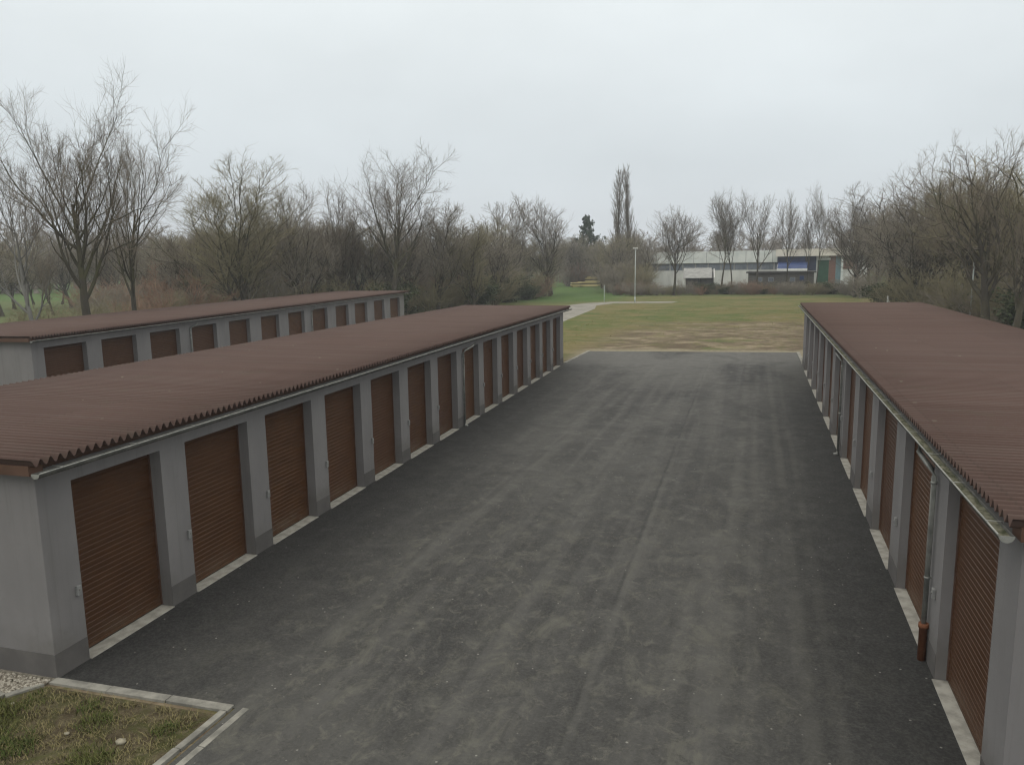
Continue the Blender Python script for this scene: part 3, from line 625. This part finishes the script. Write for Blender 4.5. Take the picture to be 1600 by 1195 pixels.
rb = [(1330, 136), (1400, 106), (1500, 84), (1640, 60)]
scatter(16, (1330, 1640), lambda x: (lin(x, rb)+6, lin(x, rb)+34), tr_var, 'bare_tree', 'slim bare tree among the undergrowth behind the right garage row', 'tree', 'slim trees behind the right garage row', (12, 17), 13, seed=7)
scatter(9, (1335, 1640), lambda x: (lin(x, rb)-1, lin(x, rb)+16), sh_var['twig_olive'], 'shrub', 'olive brown bare shrub behind the right garage row', 'shrub', 'olive shrubs behind the right garage row', (3.5, 6.5), 4.6, seed=8)
scatter(10, (1335, 1640), lambda x: (lin(x, rb)+2, lin(x, rb)+26), sh_var['twig_grey'], 'shrub', 'grey bare shrub behind the right garage row', 'shrub', 'grey shrubs behind the right garage row', (3.5, 6.5), 4.6, seed=9)
scatter(5, (1360, 1640), lambda x: (lin(x, rb)-2, lin(x, rb)+10), ev_var, 'evergreen_shrub', 'dull green evergreen shrub behind the right garage row', 'shrub', 'evergreen shrubs behind the right garage row', (2.4, 4.4), 3.6, seed=10)
scatter(48, (958, 1345), lambda x: (148, 154), ev_var[:1]+sh_var['twig_grey']+sh_var['twig_olive'][:1]+sh_var['twig_red'][:1], 'hedge_shrub', 'low dark shrub in the hedge at the far edge of the field', 'shrub', 'low shrubs along the far edge of the field', (1.3, 2.7), 4.0, (1.2, 1.7), seed=12)
scatter(9, (950, 1008), lambda x: (153, 172), sh_var['twig_grey']+sh_var['twig_olive'], 'shrub', 'tall bare shrub between the poplars and the white hall', 'shrub', 'shrubs between the poplars and the white hall', (4, 7.5), 4.6, seed=13)
scatter(10, (940, 1010), lambda x: (170, 200), tr_var, 'bare_tree', 'slim bare tree around the foot of the poplars', 'tree', 'slim trees around the poplars', (9, 13), 13, seed=14)
scatter(13, (885, 955), lambda x: (208, 216), tr_var, 'bare_tree', 'slim bare tree between the timber stacks and the conifer', 'tree', 'slim trees between the timber stacks and the conifer', (9, 14), 13, seed=17)
scatter(12, (880, 960), lambda x: (207, 218), sh_var['twig_grey']+sh_var['twig_red'], 'shrub', 'bare shrub beyond the yellow timber stacks', 'shrub', 'shrubs beyond the timber stacks', (5, 8), 4.6, seed=15)

# far wood: a mass of distant trees behind everything
def far_wood():
    g = [shrub(640, 8, 6, 'twig_far', tw=3.4, n2=6, n3=5, n4=3)]+[spreading(600+i, 15, 5.5, lead=8, clear=.05, ang=36, n2=6, n3=5, n4=4, tr=.25, tw=3.6, mats=('bark', 'twig_far')) for i in range(3)]
    src = []
    for ms in g:
        V = []; F = []; o = 0
        for me in ms.values():
            v = np.empty(len(me.vertices)*3, np.float32); me.vertices.foreach_get('co', v); f = np.empty(len(me.loops), np.int32); me.loops.foreach_get('vertex_index', f)
            V.append(v.reshape(-1, 3)); F.append(f.reshape(-1, 4)+o); o += len(me.vertices)
        src.append((np.concatenate(V), np.concatenate(F)))
    r = np.random.RandomState(5); V = []; F = []; o = 0
    for i in range(190):
        px = -160+1920*(i+r.rand())/190; D = r.uniform(245, 330); p = at_range(px, 400, D); v, f = src[r.randint(4)]; a = r.rand()*6.28; s = r.uniform(.75, 1.25)*(1.15 if px < 500 else .95)
        R_ = np.array([[math.cos(a), -math.sin(a), 0], [math.sin(a), math.cos(a), 0], [0, 0, 1]])
        V.append((v*np.array([1.3, 1.3, 1])*s)@R_.T+np.array([p.x, p.y, 0])); F.append(f+o); o += len(v)
    me = np_mesh('far_wood', np.concatenate(V), np.concatenate(F), M['twig_far'], True)
    tag(obj('far_wood', me), 'distant bare wood along the horizon behind the nearer trees', 'wood', None, 'stuff')
far_wood()

# ------------------------------------------------------------------ buildings and things beyond the field
M['white_panel'] = simple('white_panel', (.54, .57, .55), (.66, .68, .65), .4, .6)
M['cream'] = simple('cream_panel', (.58, .54, .46), (.68, .64, .56), .5, .6)
M['white_wall'] = simple('white_wall', (.48, .48, .46), (.62, .62, .59), .5, .85, stretch=(1, 1, .3))
M['lean_roof'] = simple('lean_roof', (.24, .24, .23), (.34, .34, .325), 1.2, .8)
M['glass'] = simple('window_glass', (.10, .12, .15), (.16, .18, .21), 1, .15, .5)
M['frame'] = simple('window_frame', (.26, .27, .28), (.34, .34, .34), 2, .6)
M['shed'] = simple('shed_boards', (.085, .080, .070), (.14, .13, .115), 1.5, .9, stretch=(1, 1, 6))
M['tar'] = simple('tar_roof', (.05, .05, .048), (.08, .078, .072), 1, .9)
M['blue'] = simple('blue_paint', (.022, .045, .13), (.035, .065, .17), .8, .45)
M['navy'] = simple('navy_paint', (.018, .026, .06), (.028, .038, .08), .8, .5)
M['green'] = simple('green_paint', (.012, .060, .030), (.02, .085, .042), 1, .5)
M['brick'] = simple('brick', (.16, .085, .062), (.22, .125, .095), 6, .9)
M['teal'] = simple('teal_paint', (.12, .20, .22), (.16, .25, .27), 1, .6)
M['steel_pole'] = simple('pole_steel', (.42, .47, .45), (.52, .56, .54), 2, .5, .5)
M['white'] = simple('white_paint', (.68, .68, .66), (.78, .78, .76), 2, .35, .5)
M['timber'] = simple('sawn_timber', (.42, .34, .15), (.55, .47, .24), 2.5, .85, stretch=(1, 8, 8))
M['log_dark'] = simple('dark_boards', (.05, .045, .025), (.085, .08, .04), 3, .9)
def site(px, D, turn=0.0):
    """base point and heading of something that faces the yard: local x to the right, y away"""
    p = at_range(px, 400, D); return (p.x, p.y, 0), math.atan2(-p.x, p.y)+turn
def zat(px, py, D): return at_range(px, py, D).z
def sub(name, b, m, parent, bevel=0): return obj(name, b.mesh(name, M[m] if isinstance(m, str) else m, None, bevel), None, parent)

loc, rz = site(1120, 188)                       # white flat roofed hall
s = 188/FPX; hall = thing('industrial_hall', 'long white flat roofed hall behind the row of bare trees', 'building', loc, rz)
X = lambda px: (px-1120)*s
b = MB(); b.box(X(1012), X(1224), 0, 26, 0, 4.05); b.box(X(1012), X(1224), .5, 26, 4.05, 5.75); sub('wall', b, 'white_wall', hall)
b = MB(); b.box(X(1010), X(1224), -.5, 26.5, 5.753, 8.45); sub('roof', b, 'white_panel', hall, .04)
fr = MB(); fr.box(-1.42, 1.42, .02, .14, 4.053, 5.75); pn = MB(); pn.box(-1.3, 1.3, -.006, .03, 4.16, 5.64); frm = fr.mesh('window', M['frame']); pnm = pn.mesh('pane', M['glass'])
for k in range(11):
    o = obj('window', frm, None, hall, (X(1024)+k*2.95, 0, 0)); obj('pane', pnm, None, o)
b = MB()
for k in range(12): b.box(X(1012)+k*2.95-.05, X(1012)+k*2.95+.05, -.56, -.503, 5.80, 8.40)
sub('panel_joint', b, 'frame', hall)

D = 166; s = D/FPX; loc, rz = site(1093, D)      # lean-to with pale sheet roof
t = thing('lean_to_shed', 'small shed with sloping grey roof and dark doors before the white hall', 'shed', loc, rz)
b = MB(); b.prism([(-.35, 2.75), (5, 4.75), (5, 4.85), (-.35, 2.85)], 'x', -3.25, 2.6); sub('roof', b, 'lean_roof', t)
b = MB(); b.prism([(.3, 0), (4.9, 0), (4.9, 4.65), (.3, 2.92)], 'x', -2.9, -2.7); b.prism([(.3, 0), (4.9, 0), (4.9, 4.65), (.3, 2.92)], 'x', 3.0, 3.2); b.box(-2.7, 3.0, 4.7, 4.9, 0, 4.5); sub('wall', b, 'white_wall', t)
for x in (-2.68, .16):
    b = MB(); b.box(x, x+2.78, .35, .42, .05, 2.80)
    for k in range(9): b.box(x+.05+k*.31, x+.07+k*.31, .335, .352, .08, 2.78)
    d = sub('door', b, 'tar', t); h_ = MB(); h_.box(x+1.3, x+1.5, .30, .335, 1.1, 1.16); sub('handle', h_, 'frame', d)

D = 160; s = D/FPX; loc, rz = site(1221, D)      # boarded shed
t = thing('boarded_shed', 'low grey boarded shed with flat dark roof among the trees', 'shed', loc, rz)
b = MB(); b.box(-6.1, 6.1, 0, 6, 0, 3.78)
for k in range(14): b.box(-6.1, 6.1, -.02, -.002, .1+k*.26, .1+k*.26+.235)
sub('wall', b, 'shed', t)
b = MB(); b.box(-6.5, 6.5, -.5, 6.4, 3.783, 4.08); sub('roof', b, 'tar', t, .02)
for x in (-3.9, -1.8, 2.2):
    b = MB(); b.box(x-.5, x+.5, -.07, -.022, 2.1, 2.95); f_ = sub('window', b, 'frame', t); b = MB(); b.box(x-.42, x+.42, -.078, -.071, 2.18, 2.87); sub('pane', b, 'glass', f_)
b = MB(); b.box(3.5, 4.3, -.08, -.022, 2.4, 3.2); sub('sign_panel', b, 'blue', t)
b = MB(); b.box(4.6, 5.5, -.07, -.022, .05, 2.1); d = sub('door', b, 'log_dark', t); b = MB(); b.box(4.68, 4.74, -.12, -.071, 1.0, 1.15); sub('handle', b, 'frame', d)

D = 182; s = D/FPX; loc, rz = site(1284, D); X = lambda px: (px-1284)*s   # workshop
t = thing('workshop_building', 'workshop with white roof band, blue wall, green door and brick piers', 'building', loc, rz)
b = MB(); b.box(X(1222), X(1346), -1.2, 14, 7.0, 8.55); sub('roof', b, 'cream', t, .04)
b = MB(); b.box(X(1224), X(1344), .4, 13, 0, 6.997); sub('wall', b, 'white_wall', t)
b = MB(); b.box(X(1224), X(1238), .30, .397, 3.6, 6.99); b.box(X(1262), X(1277), .30, .397, 3.6, 6.99); sub('dark_panel', b, 'navy', t)
b = MB(); b.box(X(1238)+.004, X(1262)-.004, .28, .397, 3.6, 6.99); sub('blue_panel', b, 'blue', t)
b = MB(); b.prism([(-5.2, 4.25), (-4.4, 4.95), (-2.6, 5.45), (.27, 5.75), (.27, 5.60), (-2.6, 5.30), (-4.3, 4.82), (-5.1, 4.15)], 'x', X(1226), X(1266)); aw = sub('awning', b, 'blue', t)
b = MB(); b.box(X(1226), X(1266), -5.26, -5.205, 3.75, 4.40); sub('valance', b, 'white', aw)
b = MB(); b.prism([(-5.2, 4.15), (-4.3, 4.82), (-2.6, 5.30), (.27, 5.60), (.27, 3.9), (-5.2, 3.9)], 'x', X(1226)-.08, X(1226)-.004); sub('side_flap', b, 'cream', aw)
b = MB(); b.box(X(1279), X(1294), .25, .397, 0, 6.1)
for k in range(5): b.box(X(1279)+.2+k*.45, X(1279)+.23+k*.45, .236, .252, .1, 6.0)
d = sub('door', b, 'green', t); b = MB(); b.box(X(1291), X(1292), .18, .236, 1.2, 1.5); sub('handle', b, 'frame', d)
b = MB(); b.box(X(1294)+.01, X(1303), .2, .397, 0, 6.99); b.box(X(1312)+.15, X(1331), .22, .397, 4.1, 6.99); sub('brick_pier', b, 'brick', t)
b = MB(); b.box(X(1303)+.01, X(1310), .22, .397, 0, 6.99); sub('teal_panel', b, 'teal', t)
b = MB(); b.box(X(1310)+.02, X(1312)+.1, -.9, -.5, 0, 6.997); sub('post', b, 'white_panel', t)
b = MB(); b.box(X(1278), X(1296), .1, .24, 6.12, 6.6); sub('door_lintel', b, 'white_panel', t)

def car(label, px, D, turn, paint):
    loc, rz = site(px, D, turn); t = thing('parked_car', label, 'car', loc, rz)
    side = [(-2.05, .35), (-2.1, .62), (-1.95, .82), (-1.05, .95), (-.45, 1.38), (.2, 1.47), (1.1, 1.42), (1.75, 1.02), (2.02, .92), (2.08, .55), (2.0, .33)]
    b = MB(); b.prism(side, 'y', -.82, .82); sub('body', b, paint, t, .09)
    b = MB(); b.prism([(-.92, .99), (-.40, 1.33), (.2, 1.41), (1.02, 1.36), (1.5, 1.03)], 'y', -.832, .832); sub('side_window', b, 'glass', t)
    for sd_ in (-1, 1):
        b = MB(); b.box(-2.10, -1.99, sd_*.58-.15, sd_*.58+.15, .62, .76); sub('headlight', b, 'white', t)
        for xx in (-1.28, 1.3):
            b = MB(); b.tube([(xx, sd_*.82-.09, .31), (xx, sd_*.82+.05, .31)], .31, 18); wl = sub('wheel', b, 'dark', t)
            b = MB(); b.tube([(xx, sd_*.86, .31), (xx, sd_*.885, .31)], .19, 12); sub('rim', b, 'zinc', wl)
car('white car parked before the green door, half hidden by the hedge', 1296, 164, .2, 'white')
loc, rz = site(1571, 96); t = thing('white_cabin', 'small white cabin glimpsed between the dark trunks at the right', 'cabin', loc, rz)
b = MB(); b.box(-1.1, 1.1, 0, 2.6, 0, 3.0); sub('wall', b, 'white_wall', t); b = MB(); b.prism([(-1.4, 3.003), (1.4, 3.003), (0, 3.7)], 'y', -.2, 2.8); sub('roof', b, 'white_panel', t)
b = MB(); b.box(-.5, .5, -.04, -.002, 1.1, 2.1); f_ = sub('window', b, 'frame', t); b = MB(); b.box(-.43, .43, -.05, -.041, 1.17, 2.03); sub('pane', b, 'glass', f_)

def lamp(label, base, h, turn):
    t = thing('street_lamp', label, 'street lamp', base, turn)
    b = MB(); b.tube([(0, 0, -.1), (0, 0, h*.45), (0, 0, h)], [.085, .07, .045], 12); sub('pole', b, 'steel_pole', t)
    b = MB(); b.tube([(0, 0, 0), (0, 0, .9)], .10, 12); sub('pole_base', b, 'steel_pole', t)
    b = MB(); b.prism([(-.42, h+.02), (-.36, h-.05), (.36, h-.05), (.42, h+.02), (.30, h+.10), (-.30, h+.10)], 'y', -.17, .17); hd = sub('lamp_head', b, 'white', t, .02)
    b = MB(); b.box(-.30, .30, -.12, .12, h-.064, h-.052); sub('lens', b, 'glass', hd)
p = ground(992, 473); lamp('street lamp on the edge of the field beside the path', (p.x, p.y, 0), 8.5, .1)
p = at_range(1524, 388, 80); lamp('street lamp among the trees behind the right garage row', (p.x, p.y, 0), p.z, .5)
p = ground(944, 473); t = thing('marker_pole', 'thin pale pole standing at the path left of the street lamp', 'pole', (p.x, p.y, 0))
b = MB(); b.tube([(0, 0, -.1), (0, 0, 2.75)], .045, 10); sub('shaft', b, 'steel_pole', t); b = MB(); b.tube([(0, 0, 2.75), (0, 0, 2.80)], .06, 10); sub('cap', b, 'white', t)
p = at_range(1391, 400, 104); t = thing('braced_post', 'white post with slanting brace behind the far end of the right roof', 'post', (p.x, p.y, 0), .3)
b = MB(); b.box(-.06, .06, -.06, .06, -.1, 1.9); sub('post', b, 'white', t); b = MB(); b.prism([(.065, 1.45), (.065, 1.6), (.75, .0), (.62, .0)], 'y', -.04, .04); sub('brace', b, 'white', t)

def stack(label, px, D, Lx, n, turn, depth=1.4):
    loc, rz = site(px, D, turn); t = thing('timber_stack', label, 'timber stack', loc, rz, 'timber stacks beyond the green lane'); r = random.Random(px); z = .12
    b = MB()
    for x in (-Lx*.35, Lx*.35): b.box(x-.08, x+.08, 0, depth, 0, .117)
    sub('bearer', b, 'log_dark', t)
    for k in range(n):
        b = MB(); x0 = -Lx/2+r.uniform(-.4, .4); x1 = Lx/2+r.uniform(-.4, .4); hh = r.uniform(.22, .34); o_ = r.uniform(-.1, .1)
        for q in range(4): b.box(x0+r.uniform(-.1, .1), x1+r.uniform(-.1, .1), o_+q*depth/4, o_+(q+.94)*depth/4, z, z+hh)
        sub('board_pack', b, 'log_dark' if k % 3 == 2 else 'timber', t); z += hh+.012
stack('upper right stack of pale yellow boards beneath the conifer', 934, 206, 6.0, 8, .12)
stack('low middle stack of pale yellow boards left of the highest stack', 918, 201, 5.0, 4, -.08)
stack('leftmost small stack of pale yellow boards against the shrubs', 900, 200, 2.4, 4, .3)

# ------------------------------------------------------------------ foreground: grass, gravel, stones
def blades(n, region, hmin, hmax, m, seed, name, label, cat, lean=.5, width=.006, clump=None):
    r = np.random.RandomState(seed); P = region(r, n); n = len(P); az = r.rand(n)*6.283; h = hmin+(hmax-hmin)*r.rand(n)**1.6
    d = np.stack([np.cos(az), np.sin(az), np.zeros(n)], 1); sd_ = np.stack([-d[:, 1], d[:, 0], np.zeros(n)], 1)*(width*(.6+.8*r.rand(n)))[:, None]
    ln = (lean*(.3+r.rand(n))*h)[:, None]; up = np.stack([0*h, 0*h, h], 1)
    b0 = P-sd_; b1 = P+sd_; m0 = P+d*ln*.35+up*.6-sd_*.7; m1 = P+d*ln*.35+up*.6+sd_*.7; t0 = P+d*ln+up*.95-sd_*.15; t1 = P+d*ln+up*.95+sd_*.15
    V = np.stack([b0, b1, m1, m0, t1, t0], 1).reshape(-1, 3); i = np.arange(n)*6
    F = np.concatenate([np.stack([i, i+1, i+2, i+3], 1), np.stack([i+3, i+2, i+4, i+5], 1)])
    tag(obj(name, np_mesh(name, V, F, m)), label, cat, None, 'stuff')
def grass_mat(name, a, b, c):
    q = N(name, .9, .15); n = q.noise(1.1, 4); n2 = q.noise(35, 2); k = q.mix(q.ramp(n, .42, .6), a, b); q.col(q.mix(q.ramp(n2, .45, .6), k, c)); return q.m
M['straw'] = grass_mat('dry_grass', (.165, .140, .066), (.105, .105, .036), (.23, .195, .105)); M['turf'] = grass_mat('green_grass', (.055, .085, .020), (.085, .10, .028), (.12, .115, .045))
M['field_straw'] = grass_mat('field_straw', (.27, .235, .12), (.17, .185, .065), (.30, .27, .15))
def mat_soil():
    q = N('verge_soil', .95, .15); P = q.pos
    a = q.noise(2.4, 6, P, None, .7, .4); b = q.noise(1.1, 5, P, None, .65, .6); f = q.noise(22, 4, P, None, .7)
    c = q.mix(q.ramp(a, .38, .62), (.070, .054, .033), (.135, .112, .068))
    c = q.mix(q.ramp(b, .46, .60, 0, .8), c, (.072, .078, .026))
    c = q.mix(q.ramp(q.noise(5.5, 5, P, None, .7), .56, .68, 0, .7), c, (.175, .150, .092))
    c = q.mix(q.ramp(f, .5, .72, 0, .6), c, (.045, .040, .022))
    q.col(c); q.bump(q.math('ADD', f, q.math('MULTIPLY', a, 2)), .06, .8); return q.m
M['soil'] = mat_soil()
flat('verge_soil', [(-7.5, 2.8), (-7.46, 8.58), (-10.62, 8.46), (-10.95, 7.98), (-19, 7.75), (-19, 2.8)], .03, M['soil'])
flat('gravel_bed', [(-10.80, 8.47), (-10.60, 8.62), (-10.68, 8.70), (-17.6, 8.48), (-17.6, 7.95), (-11.0, 8.12)], .03, M['gravel'])
def verge_region(r, n):
    c = np.stack([-12.5+5.0*r.rand(n//16), 4.5+4.0*r.rand(n//16)], 1); P = c[r.randint(len(c), size=n)]+r.randn(n, 2)*.06
    ok = (P[:, 0] < -7.52) & (P[:, 1] < np.where(P[:, 0] > -10.6, 8.53+(P[:, 0]+7.5)*.036, 7.96)) & (P[:, 1] > 3)
    P = P[ok]; return np.concatenate([P, np.full((len(P), 1), .028)], 1)
blades(15000, verge_region, .02, .09, M['straw'], 3, 'dry_grass', 'dry straw coloured grass on the verge inside the kerb', 'grass', 1.5, .0055)
def green_region(r, n):
    P = verge_region(r, n); cx = np.array([[-10.9, 7.7], [-10.5, 7.2], [-11.5, 7.4], [-9.7, 7.1], [-9.0, 7.9], [-8.4, 7.2], [-9.4, 8.2], [-7.9, 8.0]]); d = np.min(np.linalg.norm(P[:, None, :2]-cx[None], axis=2)/np.array([.65, .5, .7, .35, .25, .3, .2, .18]), axis=1)
    return P[d < .6+.7*r.rand(len(P))]
blades(42000, green_region, .03, .13, M['turf'], 4, 'green_grass', 'green grass tufts at the left of the verge by the gravel', 'grass', 1.0, .006)
def pebble(r, P, sz):
    ico = [(0, 0, 1), (.894, 0, .447), (.276, .851, .447), (-.724, .526, .447), (-.724, -.526, .447), (.276, -.851, .447), (.724, .526, -.447), (-.276, .851, -.447), (-.894, 0, -.447), (-.276, -.851, -.447), (.724, -.526, -.447), (0, 0, -1)]
    f = [(0, 1, 2), (0, 2, 3), (0, 3, 4), (0, 4, 5), (0, 5, 1), (1, 6, 2), (2, 7, 3), (3, 8, 4), (4, 9, 5), (5, 10, 1), (6, 7, 2), (7, 8, 3), (8, 9, 4), (9, 10, 5), (10, 6, 1), (11, 7, 6), (11, 8, 7), (11, 9, 8), (11, 10, 9), (11, 6, 10)]
    n = len(P); V = (np.array(ico)[None]*(.75+.5*r.rand(n, 12, 1))*np.stack([.7+.6*r.rand(n), .7+.6*r.rand(n), .45+.35*r.rand(n)], 1)[:, None]*(sz*(.6+.8*r.rand(n)))[:, None, None]+P[:, None]).reshape(-1, 3)
    return V, (np.array(f)[None]+np.arange(n)[:, None, None]*12).reshape(-1, 3)
r = np.random.RandomState(8); n = 2600; gx = -14.2+3.5*r.rand(n); y1 = 8.60+(gx+10.7)*.0314; y0 = np.where(gx > -11, 8.2+(gx+11)*1.0, 8.12+(gx+11)*.032); gy = y0+(y1-y0)*r.rand(n); ok = y1 > y0+.03
V, F = pebble(r, np.stack([gx, gy, np.full(n, .04)], 1)[ok], .030)
q = N('pebbles', .85, .3); n1 = q.noise(17, 2); q.col(q.mix(q.ramp(n1, .4, .6), (.15, .13, .10), (.40, .37, .31)))
tag(obj('gravel', np_mesh('gravel', V, F, q.m)), 'coarse pale gravel along the foot of the left gable wall', 'gravel', None, 'stuff')
for px, py, sz, lb in ((190, 1163, .085, 'largest pale stone lying in the dry grass of the verge'), (105, 1150, .045, 'small pale stone in the grass left of the largest stone'), (20, 1103, .05, 'pale flat stone at the left edge of the verge')):
    p = ground(px, py); V, F = pebble(np.random.RandomState(px), np.zeros((1, 3)), sz); o = obj('stone', np_mesh('stone', V*np.array([1.3, .9, .8]), F, M['stone'], True), None, None, (p.x, p.y, .05)); tag(o, lb, 'stone')
# field tufts
def field_region(r, n):
    m = n//12; c = np.stack([-36+46*r.rand(m), 57.8+58*r.rand(m)**1.25], 1); P = c[r.randint(m, size=n)]+r.randn(n, 2)*.28
    P = P[(P[:, 1] > 57.6+(P[:, 0]-3)*.12+r.rand(len(P))**.7*22*(P[:, 0] > -14)) & ~((P[:, 0] < -17.5) & (P[:, 0] > -29))]; return np.concatenate([P, np.full((len(P), 1), -.01)], 1)
blades(30000, field_region, .02, .10, M['field_straw'], 6, 'field_grass', 'tufts of rough yellow grass in the field beyond the asphalt', 'grass', .9, .022)

# ------------------------------------------------------------------ air

hz = MB(); hz.box(-420, 420, -40, 420, -1, 34); q = bpy.data.materials.new('haze'); q.use_nodes = True; t = q.node_tree; t.nodes.clear()
o_ = t.nodes.new('ShaderNodeOutputMaterial'); pv = t.nodes.new('ShaderNodeVolumePrincipled'); pv.inputs['Color'].default_value = (.93, .95, 1, 1); pv.inputs['Density'].default_value = .0006; pv.inputs['Anisotropy'].default_value = .1
t.links.new(pv.outputs[0], o_.inputs['Volume'])
HZ = obj('haze', hz.mesh('haze', q)); HZ['kind'] = 'stuff'
